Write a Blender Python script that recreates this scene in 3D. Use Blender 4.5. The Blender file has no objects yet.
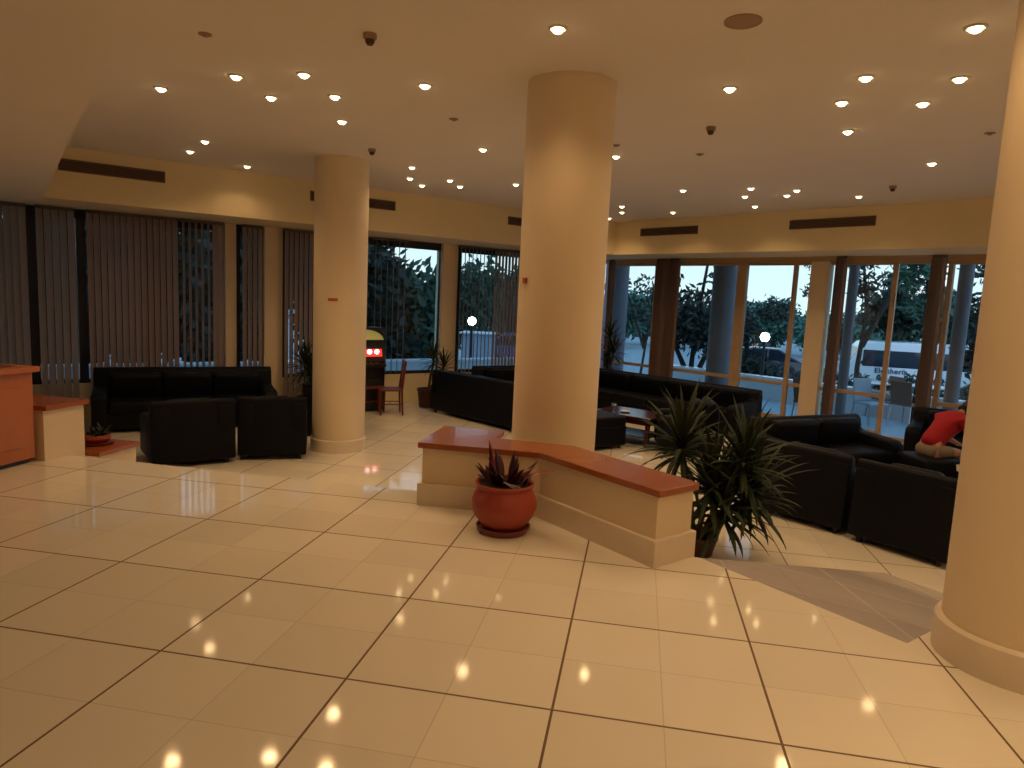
import bpy, bmesh, math, random
from mathutils import Vector, Matrix
random.seed(7)
C = bpy.context.scene.collection
PI = math.pi
# ------------------------------------------------------------------ camera
F, PITCH, ROLL, YAW, EYE = 690.0, .1243, .0460, .1773, 1.55
fw = Vector((-math.sin(YAW)*math.cos(PITCH), math.cos(YAW)*math.cos(PITCH), -math.sin(PITCH)))
r0 = Vector((math.cos(YAW), math.sin(YAW), 0)); u0 = r0.cross(fw)
rt = r0*math.cos(ROLL)+u0*math.sin(ROLL); up = -r0*math.sin(ROLL)+u0*math.cos(ROLL)
cam = bpy.data.cameras.new('camera'); co = bpy.data.objects.new('camera', cam); C.objects.link(co)
cam.sensor_width = 36; cam.lens = F/1024*36; cam.clip_end = 500
m = Matrix((rt, up, -fw)).transposed().to_4x4(); m.translation = (0, 0, EYE); co.matrix_world = m
bpy.context.scene.camera = co
def ray(x, y): return fw+rt*((x-512)/F)-up*((y-384)/F)
def at(x, y, z):                      # point of the photo on a horizontal plane
    d = ray(x, y); return Vector((0, 0, EYE))+d*((z-EYE)/d.z)
def onv(x, y, A, d2):                 # point of the photo on a vertical plane
    n = Vector((-d2[1], d2[0], 0)); d = ray(x, y); o = Vector((0, 0, EYE))
    return o+d*((Vector((A[0], A[1], 0))-o).dot(n)/d.dot(n))

D = -.62          # lounge floor level
HC = 3.244        # ceiling
ZS = 2.566        # underside of the bulkhead
K = Vector((-.635, 15.21, 0))
dl = Vector((.696, .718, 0)); nl = Vector((-.718, .696, 0))
dr = Vector((.783, -.622, 0)); nr = Vector((.622, .783, 0))
AL = math.atan2(dl.y, dl.x); AR = math.atan2(dr.y, dr.x)
def PL(s, off, z=0): return K+dl*s+nl*off+Vector((0, 0, z))
def PR(s, off, z=0): return K+dr*s+nr*off+Vector((0, 0, z))
def SL(px, off, py=300):
    p = onv(px, py, PL(0, off), dl); return (p-PL(0, off)).dot(dl)
def SR(px, off, py=300):
    p = onv(px, py, PR(0, off), dr); return (p-PR(0, off)).dot(dr)

# ------------------------------------------------------------------ materials
MATS = {}
def mat(name, col, rough=.6, metal=0, var=0, scale=6, bump=0, spec=.5, emit=None, es=0, coat=0, vec='Object', trans=0, alpha=1):
    m = bpy.data.materials.new(name); m.use_nodes = True; nt = m.node_tree; b = nt.nodes['Principled BSDF']
    b.inputs['Base Color'].default_value = (*col, 1); b.inputs['Roughness'].default_value = rough
    b.inputs['Metallic'].default_value = metal; b.inputs['Specular IOR Level'].default_value = spec
    b.inputs['Coat Weight'].default_value = coat
    tc = nt.nodes.new('ShaderNodeTexCoord'); nz = nt.nodes.new('ShaderNodeTexNoise'); nz.inputs['Scale'].default_value = scale
    nz.inputs['Detail'].default_value = 5
    nt.links.new(tc.outputs[vec], nz.inputs['Vector'])
    if var:
        mx = nt.nodes.new('ShaderNodeMix'); mx.data_type = 'RGBA'
        mx.inputs[6].default_value = (*[max(0, c*(1-var)) for c in col], 1); mx.inputs[7].default_value = (*[min(1, c*(1+var)) for c in col], 1)
        nt.links.new(nz.outputs['Fac'], mx.inputs[0]); nt.links.new(mx.outputs[2], b.inputs['Base Color'])
    if bump:
        bp = nt.nodes.new('ShaderNodeBump'); bp.inputs['Strength'].default_value = bump; bp.inputs['Distance'].default_value = .01
        nt.links.new(nz.outputs['Fac'], bp.inputs['Height']); nt.links.new(bp.outputs['Normal'], b.inputs['Normal'])
    if emit: b.inputs['Emission Color'].default_value = (*emit, 1); b.inputs['Emission Strength'].default_value = es
    if trans: b.inputs['Transmission Weight'].default_value = trans
    MATS[name] = m; return m
def tile_mat(name, sx, ox, sy, oy, col, grout):
    m = bpy.data.materials.new(name); m.use_nodes = True; nt = m.node_tree; b = nt.nodes['Principled BSDF']
    N = nt.nodes.new; Lk = nt.links.new
    geo = N('ShaderNodeNewGeometry'); sp = N('ShaderNodeSeparateXYZ'); Lk(geo.outputs['Position'], sp.inputs[0])
    def mth(op, a, b2=None, c=None):
        n = N('ShaderNodeMath'); n.operation = op
        for i, v in enumerate((a, b2, c)):
            if v is None: continue
            if isinstance(v, (int, float)): n.inputs[i].default_value = v
            else: Lk(v, n.inputs[i])
        return n.outputs[0]
    def edge(axis, s, o, half):      # distance in metres to the nearest joint
        t = mth('DIVIDE', mth('SUBTRACT', sp.outputs[axis], o), s)
        f = mth('FRACT', mth('ADD', t, 100.0))
        return mth('MULTIPLY', mth('MINIMUM', f, mth('SUBTRACT', 1.0, f)), s), mth('FLOOR', mth('ADD', t, 100.0))
    ex, cx = edge(0, sx, ox, 0); ey, cy = edge(1, sy, oy, 0)
    hx, qx = edge(0, sx/2, ox, 0); hy, qy = edge(1, sy/2, oy, 0)
    big = mth('LESS_THAN', mth('MINIMUM', ex, ey), .0052)
    fine = mth('LESS_THAN', mth('MINIMUM', hx, hy), .0022)
    cmb = N('ShaderNodeCombineXYZ'); Lk(qx, cmb.inputs[0]); Lk(qy, cmb.inputs[1])
    wn = N('ShaderNodeTexWhiteNoise'); Lk(cmb.outputs[0], wn.inputs['Vector'])
    nz = N('ShaderNodeTexNoise'); nz.inputs['Scale'].default_value = 2.2; nz.inputs['Detail'].default_value = 6; Lk(geo.outputs['Position'], nz.inputs['Vector'])
    fac = mth('ADD', mth('MULTIPLY', wn.outputs['Value'], .55), mth('MULTIPLY', nz.outputs['Fac'], .45))
    mx = N('ShaderNodeMix'); mx.data_type = 'RGBA'; mx.inputs[6].default_value = (*[c*.90 for c in col], 1); mx.inputs[7].default_value = (*[min(1, c*1.06) for c in col], 1)
    Lk(fac, mx.inputs[0])
    m2 = N('ShaderNodeMix'); m2.data_type = 'RGBA'; m2.inputs[7].default_value = (*[c*.72 for c in col], 1)
    Lk(mth('MULTIPLY', fine, .8), m2.inputs[0]); Lk(mx.outputs[2], m2.inputs[6])
    m3 = N('ShaderNodeMix'); m3.data_type = 'RGBA'; m3.inputs[7].default_value = (*grout, 1)
    Lk(big, m3.inputs[0]); Lk(m2.outputs[2], m3.inputs[6]); Lk(m3.outputs[2], b.inputs['Base Color'])
    b.inputs['Roughness'].default_value = .13
    rr = mth('ADD', mth('MULTIPLY', big, .5), mth('ADD', .045, mth('MULTIPLY', nz.outputs['Fac'], .04))); Lk(rr, b.inputs['Roughness'])
    b.inputs['Specular IOR Level'].default_value = .25
    MATS[name] = m; return m
M_floor = tile_mat('polished_cream_marble', .835, -1.897, .775, 2.455, (.80, .74, .64), (.16, .10, .06))
M_floor2 = tile_mat('polished_cream_marble_lounge', .835, 1.393, .775, .93, (.80, .74, .64), (.16, .10, .06))
M_ceil = mat('ceiling_paint', (.78, .73, .68), .9, var=.03, scale=1.5)
M_wall = mat('cream_wall_paint', (.82, .68, .43), .75, var=.04, scale=3, bump=.05)
M_col = mat('column_paint', (.80, .66, .47), .6, var=.04, scale=4, bump=.04)
M_stone = mat('plinth_stone', (.78, .67, .53), .3, var=.07, scale=9)
M_cap = mat('varnished_cherry_wood', (.34, .095, .032), .22, var=.10, scale=5, coat=.2)
M_desk = mat('orange_veneer', (.50, .15, .04), .3, var=.12, scale=5)
M_desktop = mat('desk_top_wood', (.22, .055, .022), .25, var=.2, scale=5)
M_leather = mat('black_leather', (.0038, .0046, .0095), .55, var=.3, scale=14, bump=.2, spec=.16)
M_leather2 = mat('black_leather_seams', (.005, .005, .008), .5)
M_foot = mat('black_plastic', (.01, .01, .01), .5)
M_frame = mat('tan_window_frame', (.48, .33, .2), .5, var=.1)
M_blind = mat('vertical_blind_fabric', (.36, .29, .28), .85, var=.12, scale=30)
M_blind2 = mat('grey_blind_fabric', (.34, .32, .34), .85, var=.12, scale=30)
M_curt = mat('brown_blind_stack', (.25, .15, .11), .85, var=.15, scale=20)
M_rail = mat('blind_rail', (.12, .09, .08), .5)
M_dark = mat('dark_metal', (.02, .02, .025), .45)
M_grille = mat('bronze_grille', (.17, .10, .075), .6)
M_grille_in = mat('duct_black', (.09, .052, .038), .8)
M_terra = mat('terracotta', (.36, .055, .03), .5, var=.12, scale=12, bump=.08)
M_saucer = mat('dark_red_saucer', (.20, .03, .03), .4, var=.1)
M_soil = mat('potting_soil', (.025, .015, .01), .95, var=.5, scale=60, bump=.8)
M_brom = mat('burgundy_leaf', (.055, .012, .022), .35, var=.5, scale=9)
M_bromred = mat('red_leaf', (.25, .02, .03), .35, var=.3, scale=9)
M_yucca = mat('yucca_leaf', (.028, .042, .020), .55, var=.45, scale=5, spec=.3)
M_trunk = mat('palm_trunk', (.10, .065, .04), .9, var=.4, scale=25, bump=.5)
M_brownpot = mat('brown_pot', (.05, .015, .010), .45, var=.15)
M_table = mat('dark_red_table_wood', (.055, .014, .012), .16, var=.3, scale=6)
M_chair = mat('red_stained_wood', (.16, .03, .02), .35, var=.25, scale=8)
M_white = mat('white_ceramic', (.8, .8, .82), .2)
M_glassobj = mat('clear_glass', (.9, .95, .95), .03, trans=1)
M_skin = mat('skin', (.55, .30, .21), .5, var=.06)
M_shirt = mat('red_cotton', (.42, .008, .026), .8, var=.1, scale=20, bump=.2)
M_short = mat('beige_cotton', (.28, .22, .18), .8, var=.1)
M_pink = mat('dusty_pink_trousers', (.34, .10, .12), .8, var=.1)
M_hair = mat('dark_hair', (.012, .008, .007), .5, var=.4, scale=60, bump=.5)
M_eye = mat('eye_dark', (.01, .01, .01), .3)
M_bulb = mat('lit_lamp', (1, .9, .7), .4, emit=(1, .74, .38), es=14)
M_bezel = mat('lamp_bezel', (.75, .70, .6), .35, metal=.3)
M_det = mat('detector_plastic', (.34, .22, .13), .5)
M_sign = mat('orange_sign', (.50, .10, .02), .5)
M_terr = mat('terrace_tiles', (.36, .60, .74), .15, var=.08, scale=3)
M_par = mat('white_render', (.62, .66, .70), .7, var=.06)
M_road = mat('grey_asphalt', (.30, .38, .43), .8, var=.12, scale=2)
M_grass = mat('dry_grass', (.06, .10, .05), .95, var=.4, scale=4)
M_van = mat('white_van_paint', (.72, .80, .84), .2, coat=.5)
M_carp = mat('dark_blue_car_paint', (.02, .03, .05), .15, coat=.8)
M_cargl = mat('car_glass', (.02, .025, .04), .05)
M_tyre = mat('rubber', (.015, .015, .015), .8)
M_hub = mat('wheel_metal', (.4, .42, .44), .3, metal=.8)
M_letter = mat('blue_lettering', (.02, .03, .10), .5)
M_bark = mat('dark_bark', (.035, .028, .022), .9, var=.4, scale=20, bump=.5)
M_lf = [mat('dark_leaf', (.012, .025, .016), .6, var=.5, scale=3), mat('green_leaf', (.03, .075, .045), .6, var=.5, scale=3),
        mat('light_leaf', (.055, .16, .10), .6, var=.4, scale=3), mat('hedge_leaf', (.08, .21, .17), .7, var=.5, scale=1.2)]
M_globe = mat('lit_globe', (1, 1, 1), .4, emit=(1, .97, .88), es=9)
M_blue = mat('blue_banner', (.10, .16, .42), .5, var=.2)
M_ycan = mat('lit_yellow_panel', (.5, .48, .2), .4, emit=(.70, .66, .20), es=.16)
M_reds = mat('lit_red_display', (.6, .03, .03), .4, emit=(1, .05, .03), es=.9)
M_whs = mat('lit_white_display', (1, 1, 1), .4, emit=(1, .86, .82), es=3)
M_cab = mat('black_cabinet', (.012, .010, .012), .3)
M_chrome = mat('chrome', (.6, .6, .62), .15, metal=1)
M_wick = mat('brown_wicker', (.17, .11, .08), .8, var=.3, scale=40, bump=.4)
M_bluepl = mat('pale_blue_plastic', (.35, .42, .52), .4)
for m_ in (M_blind, M_blind2):       # thin fabric lets some daylight through
    nt = m_.node_tree; b = nt.nodes['Principled BSDF']; out = [n for n in nt.nodes if n.type == 'OUTPUT_MATERIAL'][0]
    tl = nt.nodes.new('ShaderNodeBsdfTranslucent'); tl.inputs[0].default_value = (.5, .48, .5, 1); ms = nt.nodes.new('ShaderNodeMixShader'); ms.inputs[0].default_value = .3
    nt.links.new(b.outputs[0], ms.inputs[1]); nt.links.new(tl.outputs[0], ms.inputs[2]); nt.links.new(ms.outputs[0], out.inputs[0])
# window glass: clear with a weak mirror
gl = bpy.data.materials.new('window_glass'); gl.use_nodes = True; nt = gl.node_tree; nt.nodes.clear()
o_ = nt.nodes.new('ShaderNodeOutputMaterial'); mxs = nt.nodes.new('ShaderNodeMixShader'); tr = nt.nodes.new('ShaderNodeBsdfTransparent'); gs = nt.nodes.new('ShaderNodeBsdfGlossy')
fr = nt.nodes.new('ShaderNodeFresnel'); fr.inputs[0].default_value = 1.35; tr.inputs[0].default_value = (.86, .93, .93, 1); gs.inputs['Roughness'].default_value = .01
nt.links.new(fr.outputs[0], mxs.inputs[0]); nt.links.new(tr.outputs[0], mxs.inputs[1]); nt.links.new(gs.outputs[0], mxs.inputs[2]); nt.links.new(mxs.outputs[0], o_.inputs[0])
M_glass = gl

# ------------------------------------------------------------------ mesh helpers
class MB:
    def __init__(s): s.bm = bmesh.new(); s.smooth = False
    def _add(s, tmp):
        me = bpy.data.meshes.new('t'); tmp.to_mesh(me); tmp.free(); s.bm.from_mesh(me); bpy.data.meshes.remove(me)
    def box(s, c, size, rz=0, bev=0, seg=2, rx=0, ry=0):
        t = bmesh.new(); bmesh.ops.create_cube(t, size=1)
        bmesh.ops.scale(t, vec=size, verts=t.verts)
        if bev: bmesh.ops.bevel(t, geom=t.edges[:], offset=bev, segments=seg, profile=.5, affect='EDGES')
        R = Matrix.Translation(c) @ Matrix.Rotation(rz, 4, 'Z') @ Matrix.Rotation(ry, 4, 'Y') @ Matrix.Rotation(rx, 4, 'X')
        bmesh.ops.transform(t, matrix=R, verts=t.verts); s._add(t); return s
    def prism(s, pts, z0, z1, bev=0):
        t = bmesh.new()
        a = [t.verts.new((p[0], p[1], z0)) for p in pts]; b = [t.verts.new((p[0], p[1], z1)) for p in pts]
        n = len(pts); t.faces.new(a[::-1]); t.faces.new(b)
        for i in range(n): t.faces.new((a[i], a[(i+1) % n], b[(i+1) % n], b[i]))
        bmesh.ops.recalc_face_normals(t, faces=t.faces)
        if bev: bmesh.ops.bevel(t, geom=t.edges[:], offset=bev, segments=2, profile=.5, affect='EDGES')
        s._add(t); return s
    def extr(s, prof, y0, y1, bev=0, mtx=None):   # profile in xz, extruded along y
        t = bmesh.new()
        a = [t.verts.new((p[0], y0, p[1])) for p in prof]; b = [t.verts.new((p[0], y1, p[1])) for p in prof]
        n = len(prof); t.faces.new(a); t.faces.new(b[::-1])
        for i in range(n): t.faces.new((a[(i+1) % n], a[i], b[i], b[(i+1) % n]))
        bmesh.ops.recalc_face_normals(t, faces=t.faces)
        if bev: bmesh.ops.bevel(t, geom=t.edges[:], offset=bev, segments=2, profile=.5, affect='EDGES')
        if mtx: bmesh.ops.transform(t, matrix=mtx, verts=t.verts)
        s._add(t); return s
    def lathe(s, prof, c=(0, 0, 0), n=32, mtx=None, cap=True):
        t = bmesh.new(); rings = []
        for r, z in prof:
            if r < 1e-5: rings.append([t.verts.new((0, 0, z))])
            else: rings.append([t.verts.new((r*math.cos(2*PI*i/n), r*math.sin(2*PI*i/n), z)) for i in range(n)])
        for A, B in zip(rings, rings[1:]):
            for i in range(n):
                j = (i+1) % n
                if len(A) == 1 and len(B) == 1: break
                if len(A) == 1: t.faces.new((A[0], B[j], B[i]))
                elif len(B) == 1: t.faces.new((A[i], A[j], B[0]))
                else: t.faces.new((A[i], A[j], B[j], B[i]))
        if cap:
            if len(rings[0]) > 1: t.faces.new(rings[0][::-1])
            if len(rings[-1]) > 1: t.faces.new(rings[-1])
        bmesh.ops.recalc_face_normals(t, faces=t.faces)
        bmesh.ops.transform(t, matrix=Matrix.Translation(c) @ (mtx or Matrix.Identity(4)), verts=t.verts)
        s._add(t); s.smooth = True; return s
    def tube(s, pts, rs, n=10):
        t = bmesh.new(); pts = [Vector(p) for p in pts]; rs = rs if isinstance(rs, (list, tuple)) else [rs]*len(pts); prev = None
        nrm = None
        for i, p in enumerate(pts):
            d = (pts[min(i+1, len(pts)-1)]-pts[max(i-1, 0)]).normalized()
            if nrm is None: nrm = d.orthogonal().normalized()
            nrm = (nrm-d*nrm.dot(d)).normalized(); b = d.cross(nrm)
            ring = [t.verts.new(p+(nrm*math.cos(2*PI*k/n)+b*math.sin(2*PI*k/n))*rs[i]) for k in range(n)]
            if prev:
                for k in range(n): t.faces.new((prev[k], prev[(k+1) % n], ring[(k+1) % n], ring[k]))
            else: t.faces.new(ring[::-1])
            prev = ring
        t.faces.new(prev); s._add(t); s.smooth = True; return s
    def leaf(s, base, az, el, L, w, droop, seg=7, fold=.25, tip=.0):
        """strap leaf: a folded strip curving down under its own weight"""
        p = Vector(base); e = el; rows = []
        for i in range(seg+1):
            f = i/seg; d = Vector((math.cos(az)*math.cos(e), math.sin(az)*math.cos(e), math.sin(e)))
            side = Vector((-math.sin(az), math.cos(az), 0)); nn = d.cross(side)
            ww = w*(.55+.9*f if f < .5 else 1.0)*(1-f**3)+.0008
            if ww > w: ww = w*(1-f**3)+.0008
            rows.append((p+side*ww*.5-nn*fold*ww, p+nn*.0, p-side*ww*.5-nn*fold*ww))
            p = p+d*(L/seg); e -= droop/seg*(.4+1.2*f)
        vs = [[s.bm.verts.new(v) for v in r] for r in rows]
        for a, b in zip(vs, vs[1:]):
            s.bm.faces.new((a[0], a[1], b[1], b[0])); s.bm.faces.new((a[1], a[2], b[2], b[1]))
        return s
    def build(s, name, m, parent=None, loc=None, rz=0):
        me = bpy.data.meshes.new(name); s.bm.to_mesh(me); s.bm.free(); me.materials.append(m)
        if s.smooth:
            for p in me.polygons: p.use_smooth = True
        o = bpy.data.objects.new(name, me); C.objects.link(o)
        if parent: o.parent = parent
        if loc is not None: o.location = loc
        if rz: o.rotation_euler = (0, 0, rz)
        if s.smooth:
            try: me.set_sharp_from_angle(angle=.7)
            except Exception: pass
        return o
def empty(name, loc, rz=0):
    o = bpy.data.objects.new(name, None); C.objects.link(o); o.location = loc; o.rotation_euler = (0, 0, rz); o.empty_display_size = .1; return o
def tag(o, label, cat, group=None, kind=None):
    o['label'] = label; o['category'] = cat
    if group: o['group'] = group
    if kind: o['kind'] = kind
    return o
def struct(o): o['kind'] = 'structure'; return o
def dup(o, parent=None):
    c = o.copy(); C.objects.link(c)
    if parent: c.parent = parent
    for ch in [x for x in bpy.data.objects if x.parent == o]: dup(ch, c)
    return c
def bez(m_, n=12): return m_

# ------------------------------------------------------------------ the room
E1 = (-1.52, 5.19)
upper = [(-13, -6), (8, -6), (8, 5.0), (2.9, 5.0), (1.36, 3.42), (.47, 4.28), (.30, 4.30), (-.55, 5.02), (-1.52, 5.10), (-13, 5.26)]
struct(MB().prism(upper, D-.05, 0).build('floor', M_floor))
lower = [PL(-16, 1.6), PL(0, 1.6), PL(0, 1.6)+dr*.3, PR(0, 1.6), PR(11.5, 1.6), (8.2, -6.2), (-14, -6.2)]
lower = [PL(-16.5, 1.5), PL(1.2, 1.5), PR(-1.2, 1.5), PR(11.5, 1.5), (9.8, 3.0), (-13.5, 3.0)]
struct(MB().prism(lower, D-.15, D).build('floor', M_floor2))
# ramp from the upper floor down into the lounge
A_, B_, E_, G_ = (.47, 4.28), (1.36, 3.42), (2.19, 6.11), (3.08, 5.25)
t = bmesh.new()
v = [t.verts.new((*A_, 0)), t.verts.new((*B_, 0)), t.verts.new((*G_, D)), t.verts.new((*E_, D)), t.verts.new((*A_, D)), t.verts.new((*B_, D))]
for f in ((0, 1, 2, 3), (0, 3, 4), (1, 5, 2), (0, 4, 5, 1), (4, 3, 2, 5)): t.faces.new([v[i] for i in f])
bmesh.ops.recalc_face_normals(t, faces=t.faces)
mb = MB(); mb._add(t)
M_ramp = tile_mat('ramp_marble_sky_tint', .835, -1.897, .775, 2.455, (.62, .56, .55), (.45, .38, .34))  # same tile as the floor, greyed to put reflected sky into its colour
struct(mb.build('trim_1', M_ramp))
# ceiling
ce = [PL(-17, 1.7), PL(1.2, 1.7), PR(-1.2, 1.7), PR(12, 1.7), (10.2, -7), (-14, -7)]
struct(MB().prism(ce, HC, HC+.15).build('ceiling', M_ceil))
# lower ceiling over the reception side
D0 = Vector((-1.79, 2.24, 0)); D1 = Vector((-7.27, 7.47, 0))
d0 = at(134, 0, ZS); d1 = at(43, 197, ZS); dd = (d1-d0).normalized()
q0 = d0-dd*11; q1 = d1+dd*2.2
struct(MB().prism([(q0.x, q0.y), (q1.x, q1.y), (-14, 11.5), (-14, -7), (q0.x, -7)], ZS-.004, HC).build('ceiling', M_ceil))
# bulkheads in front of the windows
struct(MB().prism([PL(-17, 0), PL(0, 0), PL(0, 0)+nl*.0, PR(0, 0), PR(12, 0), PR(12, 1.75), (K.x, K.y+2.6), PL(-17, 1.75)], ZS, HC).build('wall_bulkhead', M_wall))
# closing walls, out of frame
zb, zt = D-.1, HC+.1
struct(MB().box((-13.6, 0, 1.3), (.2, 16, 4.2)).build('wall_left', M_wall))
struct(MB().box((-2, -6.2, 1.3), (24, .2, 4.2)).build('wall_back', M_wall))
pe = PR(10.5, 1.4); dv = Vector((8.4, -6.2, 0))-pe
struct(MB().box(((pe.x+8.4)/2, (pe.y-6.2)/2, 1.3), (.2, dv.length+.3, 4.2), rz=math.atan2(dv.y, dv.x)-PI/2).build('wall_right', M_wall))

# ------------------------------------------------------------------ columns
def column(x, y, R, z0, pl, label, tz=.17):
    c = MB().lathe([(R, z0), (R, HC)], n=64).build('column', M_col, loc=(x, y, 0))
    struct(c); tag(c, label, 'column')
    MB().lathe([(pl, z0), (pl, z0+tz-.012), (pl-.012, z0+tz), (R-.01, z0+tz)], n=64).build('plinth', M_stone, c)
    return c
column(-3.98, 8.80, .3515, D, .372, 'round cream column on the left beside the black armchairs')
column(-.648, 5.71, .352, D, .37, 'round cream column behind the low wall, in the middle of the lobby')
column(1.80, 3.375, .305, 0, .333, 'thick round cream column in the foreground at the right edge')

# low wall with wooden cap
F0, F1, F2, F3 = (-1.50, 4.78), (-.62, 4.78), (.18, 4.05), (.40, 4.30)
kw = MB().prism([F0, F1, F2, F3, (-.42, 5.06), (-1.05, 5.10), (-1.05, 5.42), (-1.50, 5.42)], D, .43).build('low_wall', M_col)
struct(kw); tag(kw, 'angled knee high cream wall with a red brown wooden top', 'wall')
def off(p, q, d):
    v = (Vector(q)-Vector(p)).normalized(); n = Vector((v.y, -v.x)); return n*d
g = .028
MB().prism([(-1.50-g, 4.78-g), (-.62-.01, 4.78-g), (.18, 4.05-g*1.4), (.40+g*1.4, 4.30), (-.42, 5.09), (-1.03, 5.12), (-1.03, 5.44), (-1.50-g, 5.44)], D, .165, bev=.006).build('plinth', M_stone, kw)
MB().prism([(-1.53, 4.75), (-.63, 4.75), (.185, 4.01), (.43, 4.28), (.38, 4.35), (-.42, 5.08), (-1.02, 5.13), (-1.02, 5.45), (-1.53, 5.45)], .43, .472, bev=.004).build('wood_cap', M_cap, kw)

# left stair cheek walls
cw = MB().prism([(-5.2, 4.90), (-4.85, 4.90), (-4.85, 5.33), (-5.2, 5.33)], D, .43).build('stair_wall', M_col)
struct(cw); tag(cw, 'short cream wall with wooden top right behind the reception desk', 'wall')
MB().prism([(-5.4, 4.90), (-4.82, 4.90), (-4.82, 5.36), (-5.4, 5.36)], .43, .472, bev=.004).build('wood_cap', M_cap, cw)
cw = MB().prism([(-5.3, 5.34), (-4.76, 5.34), (-4.76, 5.86), (-5.3, 5.86)], D, -.055).build('stair_wall', M_col)
struct(cw); tag(cw, 'lowest cream wall step carrying a small orange bowl', 'wall')
MB().prism([(-5.33, 5.365), (-4.73, 5.365), (-4.73, 5.89), (-5.33, 5.89)], -.055, -.015, bev=.004).build('wood_cap', M_cap, cw)

# ------------------------------------------------------------------ windows, left wall
WO = 1.42
struct(MB().box(PL(-8, WO+.04, (D-.06)/2), (18, .22, -.06-D), rz=AL).build('wall_window_sill', M_wall))
n = 0
piers = [(225, 236), (264, 282), (441, 456)]
for a, b in piers:
    s0, s1 = SL(a, WO-.1), SL(b, WO-.1); n += 1
    struct(MB().box(PL((s0+s1)/2, WO, (D+ZS)/2), (s1-s0, .26, ZS-D), rz=AL).build('trim_%d' % (n+1), M_col))
bounds = [-13.5, SL(-60, WO), SL(33, WO), SL(82, WO), SL(150, WO), SL(225, WO), SL(236, WO), SL(264, WO), SL(282, WO), SL(345, WO), SL(441, WO), SL(456, WO), SL(520, WO), SL(590, WO), 0.6]
skip = {5, 7, 10}
wn = 0
for i in range(len(bounds)-1):
    a, b = bounds[i], bounds[i+1]
    if i in skip: continue
    wn += 1; fmb = MB(); w_ = b-a; cs = (a+b)/2; z0, z1 = -.06, ZS
    for s_ in (a+.03, b-.03): fmb.box(PL(s_, WO, (z0+z1)/2), (.06, .08, z1-z0), rz=AL)
    for z_ in (z0+.03, z1-.07): fmb.box(PL(cs, WO, z_), (w_, .08, .06 if z_ < 1 else .14), rz=AL)
    fo = struct(fmb.build('window_%d' % wn, M_dark))
    MB().box(PL(cs, WO, (z0+z1)/2), (w_-.1, .012, z1-z0-.1), rz=AL).build('pane', M_glass, fo)

# ------------------------------------------------------------------ windows, right wall (full height glazing with a low rail)
ZR, ZH = .12, 2.475
WR = 1.4
struct(MB().box(PR(3.5, WR, (ZH+ZS)/2), (16, .2, ZS-ZH), rz=AR).build('trim_5', M_frame))
struct(MB().box(PR(3.5, WR, D+.03), (16, .12, .06), rz=AR).build('trim_6', M_frame))
rb = [(-1.3, None, .10), (655, 661, .1), (667, 672, .1), (737, 746, .1), (792, 796, .06), (811, 829, .2), (891, 896, .05), (946, 951, .1), (990, 996, .1), (1060, 1066, .1)]
edges = []
for a, b, th in rb:
    if b is None: s0, s1 = a, a+.1
    else: s0, s1 = SR(a, WR), SR(b, WR)
    edges.append((s0, s1, th))
edges.append((10.2, 10.3, .1))
tn = 6
for k, (s0, s1, th) in enumerate(edges):
    if k == 5: m_ = M_col
    else: m_ = M_frame
    tn += 1
    struct(MB().box(PR((s0+s1)/2, WR-.02, (D+ZH)/2), (s1-s0, th, ZH-D), rz=AR).build('trim_%d' % tn, m_))
for k in range(len(edges)-1):
    a, b = edges[k][1], edges[k+1][0]; wn += 1; cs = (a+b)/2
    if k == 6:      # the open doorway: only slim jambs and a head, no pane
        fmb = MB().box(PR(cs, WR, ZH-.02), (b-a, .08, .05), rz=AR); struct(fmb.build('door_1', M_frame)); continue
    fmb = MB().box(PR(cs, WR, ZR), (b-a, .07, .065), rz=AR).box(PR(cs, WR, ZH-.03), (b-a, .07, .06), rz=AR).box(PR(cs, WR, D+.08), (b-a, .07, .06), rz=AR)
    fo = struct(fmb.build('window_%d' % wn, M_frame))
    MB().box(PR(cs, WR, (D+ZH)/2), (b-a, .012, ZH-D-.1), rz=AR).build('pane', M_glass, fo)

# ------------------------------------------------------------------ vertical blinds
def blind(P, ang, s0, s1, offs, ztop, zbot, rot, m_, label, pitch=.085, wd=.089, jit=.05, group='vertical blinds hanging at the windows'):
    cs = (s0+s1)/2; root = empty('vertical_blind', P(cs, offs, ztop), ang)
    tag(root, label, 'blind', group)
    MB().box((0, 0, -.02), (abs(s1-s0), .045, .04)).build('head_rail', M_rail, root)
    sl = MB(); nn = max(2, int(abs(s1-s0)/pitch)); w_ = abs(s1-s0)
    for i in range(nn):
        x = -w_/2+(i+.5)*w_/nn
        # gently cupped slat
        a = rot+random.uniform(-jit, jit); h = ztop-.05-zbot
        ca, sa = math.cos(a), math.sin(a)
        pts = []
        for k in range(5):
            u = (k/4-.5)*wd; c_ = .008*(1-(2*k/4-1)**2); pts.append((x+u*ca-c_*sa, u*sa+c_*ca))
        for k in range(4, -1, -1):
            u = (k/4-.5)*wd; c_ = .008*(1-(2*k/4-1)**2)-.0012; pts.append((x+u*ca-c_*sa, u*sa+c_*ca))
        sl.prism(pts, -.05-h, -.045)
    sl.build('slats', m_, root)
    return root
BO = 1.17
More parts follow.
